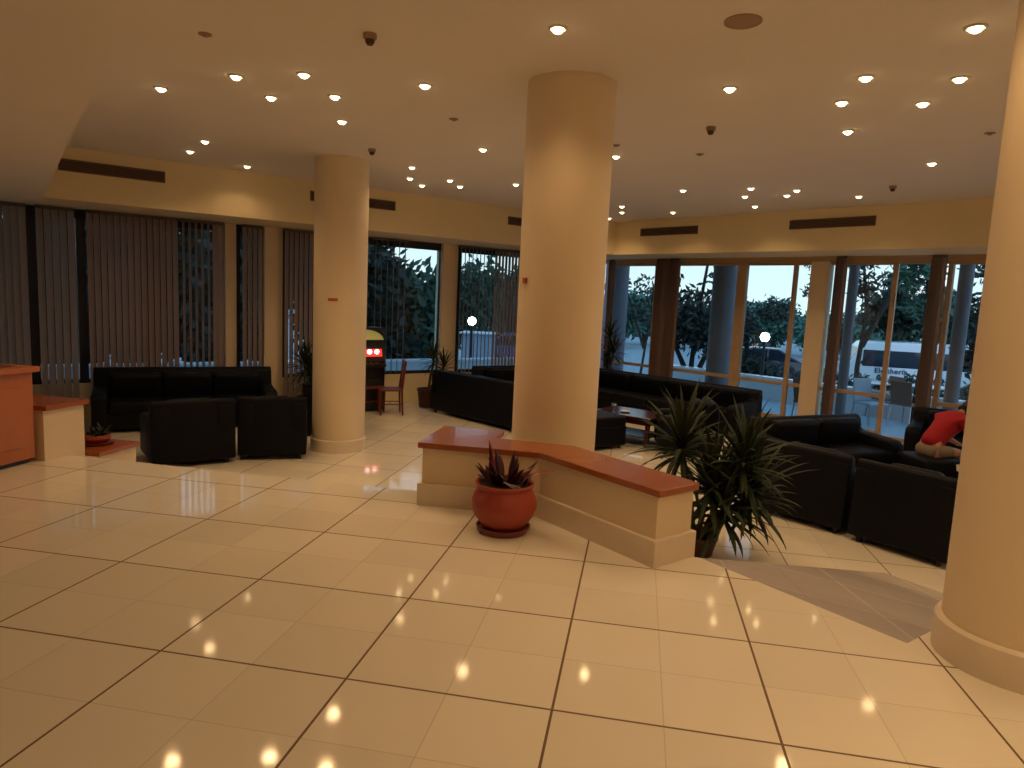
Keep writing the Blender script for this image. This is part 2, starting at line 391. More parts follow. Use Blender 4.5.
bl = [(-75, 29, .3, M_blind2, 'greyish vertical blind at the far left edge of the window wall', .085),
      (38, 77, .28, M_blind2, 'narrow vertical blind between the two dark gaps near the reception desk', .085),
      (88, 179, .38, M_blind, 'wide closed brown vertical blind behind the long black sofa', .085),
      (181, 212, .95, M_blind, 'half open vertical blind showing dark glass with bright specks', .085),
      (213, 224, .1, M_blind, 'thin strip of vertical blind left of the tan pier', .085),
      (242, 263, .5, M_blind, 'narrow vertical blind between the two tan piers', .085),
      (284, 350, .42, M_blind, 'vertical blind behind the spiky plant left of the round column', .085),
      (372, 407, 1.25, M_blind2, 'open vertical blind with edge-on slats above the lit machine', .115),
      (458, 492, .8, M_blind2, 'open vertical blind in front of the round street lamp', .085),
      (493, 590, .35, M_blind2, 'pale grey vertical blind reaching behind the middle column', .085)]
for a, b, rot, m_, lb, pt in bl:
    blind(PL, AL, SL(a, BO), SL(b, BO), BO, ZS-.01, -.02 if 360 < a < 450 else D+.08, rot, m_, lb, pitch=pt)
def stack(s0, s1, offs, label, m_=M_curt, zbot=D+.04):
    return blind(PR, AR, s0, s1, offs, ZS-.01, zbot, 1.2, m_, label, pitch=.028, jit=.12)
stack(SR(655, 1.15), SR(664, 1.15), 1.15, 'brown bunched blind left of the narrow slit of daylight')
stack(SR(667, 1.15), SR(677, 1.15), 1.15, 'brown bunched blind right of the narrow slit of daylight')
stack(SR(833, 1.15), SR(843, 1.15), 1.15, 'dark brown bunched blind right of the widest tan pier')
stack(SR(928, 1.15), SR(942, 1.15), 1.15, 'wide light brown bunched blind right of the open terrace door', mat('light_brown_blind', (.36, .26, .21), .85, var=.15, scale=20))
stack(SR(608, 1.15), SR(612, 1.15), 1.15, 'thin bunched blind close beside the middle column')

# air grilles on the bulkheads
def grille(P, ang, s0, s1, z0, z1, label):
    cs = (s0+s1)/2; root = empty('air_grille', P(cs, 0, (z0+z1)/2), ang); tag(root, label, 'air vent', 'slotted air grilles on the bulkhead')
    w_ = s1-s0; h = z1-z0
    f = MB().box((0, -.01, h/2-.008), (w_, .02, .016)).box((0, -.01, -h/2+.008), (w_, .02, .016)).box((w_/2-.008, -.01, 0), (.016, .02, h)).box((-w_/2+.008, -.01, 0), (.016, .02, h))
    for k in range(1, max(2, int(w_/.5))): f.box((-w_/2+k*w_/max(2, int(w_/.5)), -.008, 0), (.01, .012, h))
    f.build('frame', M_grille, root)
    MB().box((0, -.003, 0), (w_-.02, .004, h-.02)).build('duct', M_grille_in, root)
    s_ = MB(); nn = 6
    for k in range(nn): s_.box((0, -.009, -h/2+.02+(h-.04)*k/(nn-1)), (w_-.03, .012, .004), rx=.5)
    s_.build('louvres', M_grille, root)
def sl_(px, py): return (onv(px, py, K, dl)-K).dot(dl)
def sr_(px, py): return (onv(px, py, K, dr)-K).dot(dr)
GZ0, GZ1 = 2.93, 3.085
grille(PL, AL, sl_(58, 168), sl_(165, 180), GZ0, GZ1, 'longest dark slotted grille, above the closed blinds at far left')
grille(PL, AL, sl_(310, 195), sl_(395, 206), GZ0, GZ1, 'dark slotted grille cut in two by the left round column')
grille(PL, AL, sl_(508, 221), sl_(575, 226), GZ0, GZ1, 'dark slotted grille mostly hidden by the middle column')
grille(PR, AR, sr_(641, 232), sr_(698, 229), GZ0, GZ1, 'short dark slotted grille right of the middle column')
grille(PR, AR, sr_(790, 224), sr_(876, 220), GZ0, GZ1, 'dark slotted grille above the terrace windows at right')

# ------------------------------------------------------------------ ceiling downlights
LT = [
 (558, 28, 'downlight just in front of the middle column'),
 (976, 27, 'downlight nearest the top right corner'),
 (161, 88, 'leftmost of the ceiling downlights'),
 (236, 76, 'second downlight from the left in the front row'),
 (304, 74, 'brightest downlight in the front left row'),
 (271, 97, 'downlight just below and left of the brightest front left one'),
 (335, 96, 'upper of two downlights right of the brightest front left one'),
 (342, 121, 'downlight right above the top of the left column'),
 (425, 85, 'lone downlight midway between the left and middle columns'),
 (730, 88, 'lone downlight right of the middle column top'),
 (866, 77, 'highest of three downlights in a bent line at upper right'),
 (960, 78, 'downlight close to the right column, second nearest there'),
 (842, 102, 'middle of three downlights in a bent line at upper right'),
 (923, 103, 'lower one of the pair beside the right column'),
 (848, 131, 'lowest of three downlights in a bent line at upper right'),
 (205, 141, 'upper one of two close downlights above the long left grille'),
 (190, 151, 'lower one of two close downlights above the long left grille'),
 (247, 166, 'dim downlight near the bulkhead left of the left column'),
 (483, 149, 'lone downlight left of the middle column'),
 (412, 167, 'topmost of three tightly set downlights right of the left column'),
 (410, 178, 'middle one of three tightly set downlights right of the left column'),
 (422, 185, 'lowest of three tightly set downlights right of the left column'),
 (450, 180, 'left one of a far pair before the middle column'),
 (460, 186, 'right one of a far pair before the middle column'),
 (516, 184, 'far downlight touching the left edge of the middle column'),
 (616, 156, 'downlight touching the right edge of the middle column'),
 (683, 190, 'far downlight above the short grille'),
 (622, 206, 'upper one of two nearly touching far downlights'),
 (622, 212, 'lower one of two nearly touching far downlights'),
 (609, 218, 'farthest tiny downlight at the right edge of the middle column'),
 (673, 212, 'far downlight just above the left end of the short grille'),
 (751, 188, 'upper one of three clustered far downlights'),
 (745, 196, 'left one of three clustered far downlights'),
 (755, 206, 'lowest of three clustered far downlights'),
 (787, 195, 'left one of a far pair above the right grille'),
 (797, 190, 'right one of a far pair above the right grille'),
 (859, 196, 'far downlight right above the right grille'),
 (932, 163, 'lone far downlight left of the right column'),
]
SPOT_E = 27.0
def spot(x, y, e, z=HC):
    ld = bpy.data.lights.new('lamp_light', 'SPOT'); ld.energy = e; ld.color = (1.0, .63, .30); ld.spot_size = math.radians(136); ld.spot_blend = .6; ld.shadow_soft_size = .06
    lo = bpy.data.objects.new('lamp_light', ld); C.objects.link(lo); lo.location = (x, y, z-.03); return lo
dl0 = empty('downlight', (0, 0, 0))
MB().lathe([(.062, 0), (.062, -.006), (.05, -.012), (.043, -.008), (.043, 0)], n=24).build('bezel', M_bezel, dl0)
MB().lathe([(.037, -.002), (.036, -.014), (.028, -.026), (.014, -.033), (0, -.035)], n=20).build('bulb', M_bulb, dl0)
first = True
for px, py, lb in LT:
    p = at(px, py, HC)
    o = dl0 if first else dup(dl0)
    first = False
    o.location = (p.x, p.y, HC); tag(o, 'round lit ceiling '+lb, 'ceiling light', 'round recessed ceiling downlights')
    spot(p.x, p.y, SPOT_E*(.5 if (px, py) == (247, 166) else 1))
for x, y in [(.9, 3.0), (2.3, 3.3), (1.6, 1.7), (2.6, 1.0), (.9, .6), (2.4, -.5), (3.6, 2.2), (4.6, .5), (4.6, 3.6), (3.2, -2.2), (5.5, -2), (6, 5.5), (5.4, 8.2)]:
    o = dup(dl0); o.location = (x, y, HC); spot(x, y, SPOT_E*1.7)
    tag(o, 'round ceiling downlight outside the photographed part of the ceiling', 'ceiling light', 'round recessed ceiling downlights')

# detectors, sprinklers, speaker
def ceil_thing(px, py, lb, kind):
    p = at(px, py, HC)
    if kind == 'det':
        o = empty('smoke_detector', (p.x, p.y, HC)); MB().lathe([(.045, 0), (.045, -.03), (.03, -.036), (0, -.036)], n=20).build('base', M_det, o)
        MB().lathe([(.030, -.036), (.032, -.05), (.02, -.07), (0, -.072)], n=16).build('sensor', M_grille_in, o); tag(o, lb, 'smoke detector', 'small ceiling smoke detectors')
    elif kind == 'spk':
        o = MB().lathe([(.11, 0), (.11, -.008), (.095, -.014), (.085, -.008), (.05, -.012), (0, -.013)], n=32).build('ceiling_speaker', M_det, loc=(p.x, p.y, HC)); tag(o, lb, 'speaker')
    else:
        o = MB().lathe([(.045, 0), (.045, -.006), (.015, -.010), (.012, -.016), (.02, -.018), (0, -.02)], n=16).build('sprinkler', M_det, loc=(p.x, p.y, HC)); tag(o, lb, 'sprinkler', 'small ceiling sprinklers')
ceil_thing(370, 34, 'small brown smoke detector near the top edge left of the middle column', 'det')
ceil_thing(372, 149, 'tiny smoke detector above the left column right edge', 'det')
ceil_thing(711, 127, 'small smoke detector right of the middle column', 'det')
ceil_thing(893, 186, 'far reddish detector above the terrace door', 'det')
ceil_thing(743, 21, 'flat round speaker grille on the ceiling at upper right', 'spk')
ceil_thing(205, 34, 'small flat sprinkler at upper left of the ceiling', 'spr')
ceil_thing(454, 119, 'flat sprinkler between the left and middle columns', 'spr')
ceil_thing(990, 133, 'flat sprinkler beside the right column', 'spr')
ceil_thing(700, 154, 'tiny sprinkler below the smoke detector right of the middle column', 'spr')
ceil_thing(616, 145, 'sprinkler just behind the light at the middle column', 'spr')

# small signs on the columns
def colsign(cx, cy, R, px, py, w, h, lb):
    d = ray(px, py); a = math.atan2(d.y, d.x); o2 = Vector((0, 0)); c = Vector((cx, cy)); dv = Vector((d.x, d.y)).normalized()
    b = c.dot(dv); disc = R*R-(c.length_squared-b*b); t_ = b-math.sqrt(max(disc, 0)); hp = dv*t_
    z = EYE+d.z*(t_/Vector((d.x, d.y)).length); n_ = (hp-c).normalized()
    p = c+n_*(R+.006)
    o = MB().box((0, 0, 0), (w, .012, h), bev=.003).box((w*.1, -.004, 0), (w*.5, .012, h*.45), bev=.002).build('wall_sign', M_sign, loc=(p.x, p.y, z), rz=math.atan2(n_.y, n_.x)+PI/2)
    tag(o, lb, 'sign')
colsign(-.648, 5.71, .352, 525.5, 280.5, .06, .045, 'small orange plate on the middle column')
colsign(-3.98, 8.80, .3515, 333, 299.5, .13, .035, 'tiny flat orange plate on the left column')

# ------------------------------------------------------------------ seating
def sofa(label, P0, P1, seats, name='armchair', h=.80, depth=.86, group=None, cat='armchair', slope=False):
    """P0-P1: outer line of the back on the floor, seen from behind left to right; the seat faces away to the left of P0->P1 (rot +90)"""
    P0 = Vector((*P0, D)); P1 = Vector((*P1, D)); w = (P1-P0).length; a = math.atan2(P1.y-P0.y, P1.x-P0.x)
    o = empty(name, (P0+P1)/2, a); tag(o, label, cat, group)
    aw = .2; bw = .2
    MB().box((0, depth/2, .17), (w-.03, depth-.04, .22), bev=.02).build('seat_base', M_leather, o)
    b = MB(); lean = .07
    b.extr([(0, .06), (bw+.02, .06), (bw+.05, .3), (bw-.02, h-.06), (bw-.06, h-.015), (.09, h), (.05, h-.02), (0, .12)][::1], -w/2, w/2, bev=.02, mtx=Matrix(((0, 1, 0, 0), (1, 0, 0, 0), (0, 0, 1, 0), (0, 0, 0, 1))))
    b.smooth = True; b.build('backrest', M_leather, o)
    iw = (w-2*aw)/seats
    for k in range(seats):
        x = -w/2+aw+iw*(k+.5)
        q = MB().box((x, .20+(depth-.2)/2, .36), (iw-.01, depth-.2, .17), bev=.045, seg=3); q.smooth = True; q.build('seat_cushion', M_leather, o)
        q = MB().box((x, .27, .60), (iw-.01, .17, h*.46), bev=.06, seg=3, rx=-.16); q.smooth = True; q.build('back_cushion', M_leather, o)
    for sx in (-1, 1):
        q = MB()
        q.extr([(.02, .06), (depth, .06), (depth, .50), (depth-.05, .56), (.25, .60), (.10, .72), (.02, .72)], 0, aw, bev=.035, mtx=Matrix(((0, 1, 0, sx*(w/2-aw/2)-aw/2), (1, 0, 0, 0), (0, 0, 1, 0), (0, 0, 0, 1))))
        q.smooth = True; q.build('armrest', M_leather, o)
        for y in (.08, depth-.1):
            MB().lathe([(.025, 0), (.028, .07)], n=12, c=(sx*(w/2-.09), y, 0)).build('foot', M_foot, o)
    return o
sofa('black leather armchair seen from behind, nearest the cream stair walls', (-5.40, 6.90), (-4.76, 7.58), 1)
sofa('black leather armchair seen from behind, touching the left round column', (-4.80, 7.66), (-4.06, 8.02), 1, depth=.68)
sofa('long black leather sofa before the closed brown blinds, facing the lobby', (-5.98, 10.50), (-7.95, 8.95), 3, 'sofa', h=.87, cat='sofa')
sofa('black leather armchair almost wholly hidden behind the left round column', (-4.76, 9.26), (-3.95, 9.60), 1)
sofa('black leather sofa seen from behind between the left and middle columns', (-3.72, 12.18), (-1.55, 10.58), 3, 'sofa', cat='sofa')
sofa('black leather sofa by the grey blinds, behind the sofa seen from the back', (-1.75, 14.55), (-3.25, 13.35), 2, 'sofa', cat='sofa')
sofa('longest black leather sofa, with its back along the terrace windows', (2.20, 12.38), (-.70, 14.62), 4, 'sofa', cat='sofa')
sofa('black leather armchair seen from behind, right behind the palm plant', (1.33, 7.60), (2.07, 7.0), 1)
sofa('black leather armchair seen from behind, closest to the right column', (2.10, 6.93), (2.74, 6.32), 1)
sofa('black leather sofa facing the lobby, in front of the widest tan pier', (3.00, 10.26), (1.42, 9.18), 2, 'sofa', cat='sofa')
sofa('black leather armchair behind the person in red', (5.15, 11.17), (4.32, 11.60), 1)
sofa('black armchair half covered by the palm leaves, beside the coffee table', (1.25, 10.15), (1.20, 11.0), 1)
def ottoman(label, x, y, rz, w=.8, d=.6, h=.49):
    o = empty('ottoman', (x, y, D), rz); tag(o, label, 'ottoman')
    q = MB().box((0, 0, .20), (w, d, .30), bev=.02); q.build('base', M_leather, o)
    q = MB().box((0, 0, h-.08), (w, d, .17), bev=.04, seg=3); q.smooth = True; q.build('cushion', M_leather, o)
    for sx in (-1, 1):
        for sy in (-1, 1): MB().lathe([(.022, 0), (.025, .06)], n=10, c=(sx*(w/2-.07), sy*(d/2-.07), 0)).build('foot', M_foot, o)
ottoman('square black leather ottoman beside the middle column, before the coffee table', -.60, 10.28, .75, .85, .62)
ottoman('black ottoman under the person in red', 3.72, 9.30, .3, .6, .6, .44)

def coffee_table(label, x, y, rz, w=1.0, d=.7, h=.46):
    o = empty('coffee_table', (x, y, D), rz); tag(o, label, 'table')
    MB().box((0, 0, h-.02), (w, d, .04), bev=.008).build('tabletop', M_table, o)
    MB().box((0, 0, h-.08), (w-.08, d-.08, .08)).build('apron', M_table, o)
    for sx in (-1, 1):
        for sy in (-1, 1): MB().box((sx*(w/2-.07), sy*(d/2-.07), (h-.04)/2), (.06, .06, h-.04), bev=.006).build('leg', M_table, o)
    MB().box((0, 0, .14), (w-.16, d-.16, .02)).build('shelf', M_table, o)
coffee_table('dark red wooden coffee table with a glass candle holder on it', -.02, 10.98, -.5, 1.05, .75)
coffee_table('dark coffee table behind the armchairs beside the right column', 4.45, 8.75, -.66, .9, .7)
gz = D+.46
o = MB().lathe([(.03, 0), (.035, .004), (.01, .015), (.01, .06), (.035, .075), (.045, .13), (.042, .13), (.032, .08), (0, .072)], n=20).build('candle_holder', M_glassobj, loc=(-.30, 10.98, gz)); tag(o, 'small glass candle holder on the coffee table beside the middle column', 'candle holder')
MB().lathe([(.028, .078), (.028, .105), (0, .107)], n=14).build('candle', M_white, o)
o = MB().lathe([(.05, 0), (.075, .012), (.08, .022), (.07, .022), (.05, .008), (0, .006)], n=24).build('ashtray', M_white, loc=(-.12, 10.92, gz)); tag(o, 'small pale ashtray on the coffee table beside the middle column', 'ashtray')
p = at(955, 471, gz)
o = MB().lathe([(.03, 0), (.036, .01), (.042, .07), (.038, .07), (.032, .012), (0, .012)], n=20).build('cup', M_white, loc=(p.x+.05, p.y, gz)); tag(o, 'small white cup on the table next to the person in red', 'cup')
MB().tube([(.040, 0, .055), (.065, 0, .05), (.065, 0, .025), (.038, 0, .02)], .004, 6).build('handle', M_white, o)

# ------------------------------------------------------------------ reception desk
de = empty('reception_desk', (-5.55, 3.58, 0)); tag(de, 'orange wooden reception desk at the left edge', 'desk')
MB().box((0, .02, .40), (1.30, 2.52, .72), bev=.006).build('body', M_desk, de)
MB().box((0, .02, .025), (1.22, 2.44, .05)).build('toe_kick', M_dark, de)
MB().box((0, .02, .785), (1.38, 2.60, .045), bev=.008).build('worktop', M_desk, de)
MB().box((-.02, .0, .812), (1.20, 2.40, .012), bev=.003).build('top_inlay', M_desktop, de)
MB().box((.655, .02, .40), (.012, 2.3, .50), bev=.004).build('front_panel', M_desk, de)

# bowl on the lowest stair wall
p = at(105, 437, -.0)
o = empty('bowl_planter', (-5.02, 5.66, -.015)); tag(o, 'small orange bowl with dark green plant on the lowest wall step', 'planter')
MB().lathe([(.10, 0), (.14, .008), (.15, .02), (.13, .02), (0, .012)], n=28).build('saucer', M_saucer, o)
MB().lathe([(.05, .015), (.10, .03), (.125, .06), (.118, .09), (.105, .09), (.10, .07), (0, .07)], n=28).build('bowl', M_terra, o)
lf = MB()
for k in range(46): lf.leaf((random.uniform(-.05, .05), random.uniform(-.05, .05), .075), random.uniform(0, 6.3), random.uniform(.3, 1.4), random.uniform(.08, .15), .03, 1.2, seg=5)
lf.build('leaves', M_yucca, o)

# ------------------------------------------------------------------ terracotta pot
po = None
po = empty('potted_plant', (-.805, 4.40, 0)); tag(po, 'round terracotta pot with burgundy leaved plant in front of the low wall', 'potted plant')
MB().lathe([(.14, 0), (.165, .004), (.178, .02), (.182, .045), (.172, .045), (.165, .025), (0, .02)], n=48).build('saucer', M_saucer, po)
q = MB().lathe([(.11, .022), (.135, .035), (.165, .07), (.20, .12), (.219, .175), (.217, .22), (.20, .262), (.183, .288), (.180, .300), (.192, .315), (.198, .330), (.192, .338), (.180, .332), (.172, .31), (.168, .29)], n=56); q.build('pot', M_terra, po)
MB().lathe([(.172, .312), (.1, .318), (0, .325)], n=40, cap=False).build('soil', M_soil, po)
lf = MB()
for x, y, az, el, L, w, dr_ in [(-.05, 0, 2.7, 1.35, .31, .055, .2), (-.03, .03, 2.2, 1.2, .25, .06, .35), (.02, .0, 1.3, 1.3, .25, .05, .2), (-.06, 0, 3.2, .85, .20, .055, .4), (-.02, -.02, 4.2, 1.0, .2, .06, .8),
                            (.03, -.02, 5.6, 1.1, .22, .07, .9), (.05, .02, .4, .95, .25, .075, .5), (.0, .04, 1.0, 1.1, .2, .06, .5), (.06, .03, .9, .5, .2, .05, .7), (-.08, .02, 2.9, .6, .14, .05, .7), (0, -.05, 4.9, .8, .17, .05, 1.2), (-.02, 0, 3.7, 1.2, .24, .05, .4), (.01, .01, .8, 1.4, .22, .05, .1)]:
    lf.leaf((x, y, .305), az, el, L, w, dr_, seg=8, fold=.35)
for k in range(26):
    a = random.uniform(0, 6.3); lf.leaf((.07+.06*math.cos(a), .06*math.sin(a), .305), random.uniform(0, 6.3), random.uniform(.3, 1.3), random.uniform(.06, .11), .022, 1.0, seg=5)
for k in range(9): lf.leaf((-.03+.04*math.cos(k*2.4), .03*math.sin(k*2.4), .30), k*2.4, .75+.08*k, .17+.008*k, .075, .5, seg=7, fold=.3)
lf.build('foliage', M_brom, po)
lf = MB()
lf.leaf((.06, 0, .345), -.05, .55, .30, .045, .75, seg=8, fold=.3).leaf((.05, -.01, .34), .1, .9, .20, .03, 1.0, seg=8)
lf.leaf((-.05, -.02, .31), 2.75, 1.4, .30, .03, .12, seg=7)
lf.build('red_leaves', M_bromred, po)
q = MB()
for a0 in (0, .5, 1.1, 1.5): q.tube([(.02+.02*a0, -.03, .31), (.0+.03*a0, -.06, .35-.01*a0), (.04+.04*a0, -.09, .335), (.09+.03*a0, -.10, .315)], .0045, 6)
q.build('pale_roots', mat('pale_root', (.42, .33, .28), .7), po)

# ------------------------------------------------------------------ palm / yucca plants
def yucca(label, base, crowns, potr=.16, poth=.30, nl_=60, L=(.35, .55), w=.035, m_=M_yucca, pm=M_brownpot):
    o = empty('potted_palm', base); tag(o, label, 'potted palm')
    MB().lathe([(potr*.72, 0), (potr*.8, .01), (potr, poth-.04), (potr*1.06, poth-.03), (potr*1.06, poth), (potr*.95, poth), (potr*.93, poth-.04), (0, poth-.03)], n=32).build('pot', pm, o)
    MB().lathe([(potr*.92, poth-.035), (0, poth-.02)], n=24, cap=False).build('soil', M_soil, o)
    for cx, cy, cz in crowns:
        MB().tube([(cx*.12, cy*.12, poth-.05), (cx*.45, cy*.45, poth+(cz-poth)*.45), (cx, cy, cz)], [.028, .024, .022], 10).build('trunk', M_trunk, o)
        lf = MB()
        for k in range(nl_):
            f = k/nl_; el = 1.5-2.0*f+random.uniform(-.15, .15)
            lf.leaf((cx, cy, cz+.08-.16*f), k*2.399+random.uniform(-.2, .2), el, random.uniform(*L)*(1-.15*abs(f-.4)), w*random.uniform(.8, 1.15), random.uniform(.35, .9)+.5*f, seg=7, fold=.2)
        lf.build('crown', m_, o)
    return o
yucca('large dark green potted palm with two crowns behind the end of the low wall', (.62, 6.08, D), [(-.18, .02, .93), (.34, -.02, .84), (.08, -.06, .62), (.42, .05, .55), (.20, -.10, .45)], .18, .19, 66, (.38, .64), .056)
yucca('spiky dark palm in front of the blinds left of the left column', (-5.52, 10.85, D), [(0, 0, .86), (.08, .05, .66)], .17, .34, 60, (.34, .50), .04)
yucca('spiky dark palm behind the back of the middle sofa', (-3.92, 12.70, D), [(.10, 0, .90), (.32, -.05, .78)], .2, .36, 46, (.30, .46), .034)
yucca('tall dark palm between the middle column and the first window', (-.62, 15.05, D), [(.02, 0, 1.40), (.12, -.05, 1.1), (0, 0, .8)], .18, .36, 50, (.32, .48), .04)

# ------------------------------------------------------------------ gaming machine and chair by the window
jm = empty('arcade_machine', PL(-5.46, .75, D)+Vector((0, 0, 0)), AL); tag(jm, 'black upright gaming machine with lit yellow arched top and red display', 'gaming machine')
W2 = .42
MB().box((0, 0, .42), (.84, .46, .84), bev=.015).build('lower_cabinet', M_cab, jm)
MB().extr([(-.25, .8), (.20, .8), (.20, 1.52), (-.10, 1.52), (-.16, 1.2), (-.25, .92)], -.42, .42, bev=.01, mtx=Matrix(((0, 1, 0, 0), (1, 0, 0, 0), (0, 0, 1, 0), (0, 0, 0, 1)))).build('upper_cabinet', M_cab, jm)
arch = [(-.40, 1.30)]+[(.40*math.cos(PI-PI*k/16), 1.30+.20*math.sin(PI-PI*k/16)) for k in range(1, 16)]+[(.40, 1.30)]
MB().extr(arch, -.19, -.12, mtx=Matrix.Identity(4)).build('lit_arch', M_ycan, jm)
arc2 = [(.44*math.cos(PI*k/16), 1.285+.25*math.sin(PI*k/16)) for k in range(17)]; arc3 = [(.405*math.cos(PI*k/16), 1.285+.205*math.sin(PI*k/16)) for k in range(16, -1, -1)]
MB().extr(arc2+arc3, -.21, .2).build('arch_rim', M_cab, jm)
MB().box((.18, -.232, 1.07), (.34, .02, .14), bev=.003, rx=-.3).build('display', M_reds, jm)
q = MB()
for x in (.10, .24): q.lathe([(.0, -.006), (.045, -.004), (.045, .004), (0, .006)], n=16, c=(x, -.262, 1.09), mtx=Matrix.Rotation(PI/2, 4, 'X'))
q.build('lit_digits', M_whs, jm)
MB().box((0, -.27, .86), (.8, .14, .05), bev=.01, rx=.25).build('control_panel', M_cab, jm)
q = MB()
for k in range(5): q.lathe([(.018, 0), (.018, .02), (0, .024)], n=12, c=(-.25+.12*k, -.28, .885))
q.build('buttons', M_sign, jm)
MB().box((.2, -.235, .45), (.3, .01, .25), bev=.004).build('coin_door', M_dark, jm)
def wood_chair(label, x, y, rz):
    o = empty('wooden_chair', (x, y, D), rz); tag(o, label, 'chair', 'red brown wooden chairs by the gaming machine')
    MB().box((0, 0, .45), (.42, .42, .035), bev=.012).build('seat', M_chair, o)
    for sx in (-1, 1):
        MB().tube([(sx*.18, -.18, 0), (sx*.185, -.185, .44)], [.016, .02], 8).build('leg', M_chair, o)
        MB().tube([(sx*.18, .21, 0), (sx*.18, .19, .45), (sx*.175, .25, .97)], [.016, .02, .016], 8).build('leg', M_chair, o)
        MB().tube([(sx*.183, -.18, .2), (sx*.18, .2, .2)], .009, 6).build('stretcher', M_chair, o)
    MB().tube([(-.18, 0, .2), (.18, 0, .2)], .009, 6).build('stretcher', M_chair, o)
    MB().box((0, .25, .93), (.38, .025, .09), bev=.01).build('top_rail', M_chair, o)
    for k in range(4): MB().box((-.12+.08*k, .225, .69), (.03, .014, .44), rx=-.10).build('back_slat', M_chair, o)
wood_chair('red brown wooden chair nearest the lobby beside the gaming machine', -4.30, 11.66, -1.1)
wood_chair('red brown wooden chair pushed up against the gaming machine', -4.72, 11.80, 2.4)

# ------------------------------------------------------------------ person in red bending over the table
def skin(name, verts, edges, radii, m_, parent=None, sub=2, root=0):
    me = bpy.data.meshes.new(name); me.from_pydata(verts, edges, []); me.materials.append(m_)
    o = bpy.data.objects.new(name, me); C.objects.link(o)
    md = o.modifiers.new('skin', 'SKIN'); me.skin_vertices.new() if not me.skin_vertices else None
    for i, r in enumerate(radii):
        sv = me.skin_vertices[0].data[i]; sv.radius = (r, r) if isinstance(r, float) else r; sv.use_root = (i == root)
    md.use_smooth_shade = True
    s_ = o.modifiers.new('sub', 'SUBSURF'); s_.levels = sub; s_.render_levels = sub
    if parent: o.parent = parent
    return o
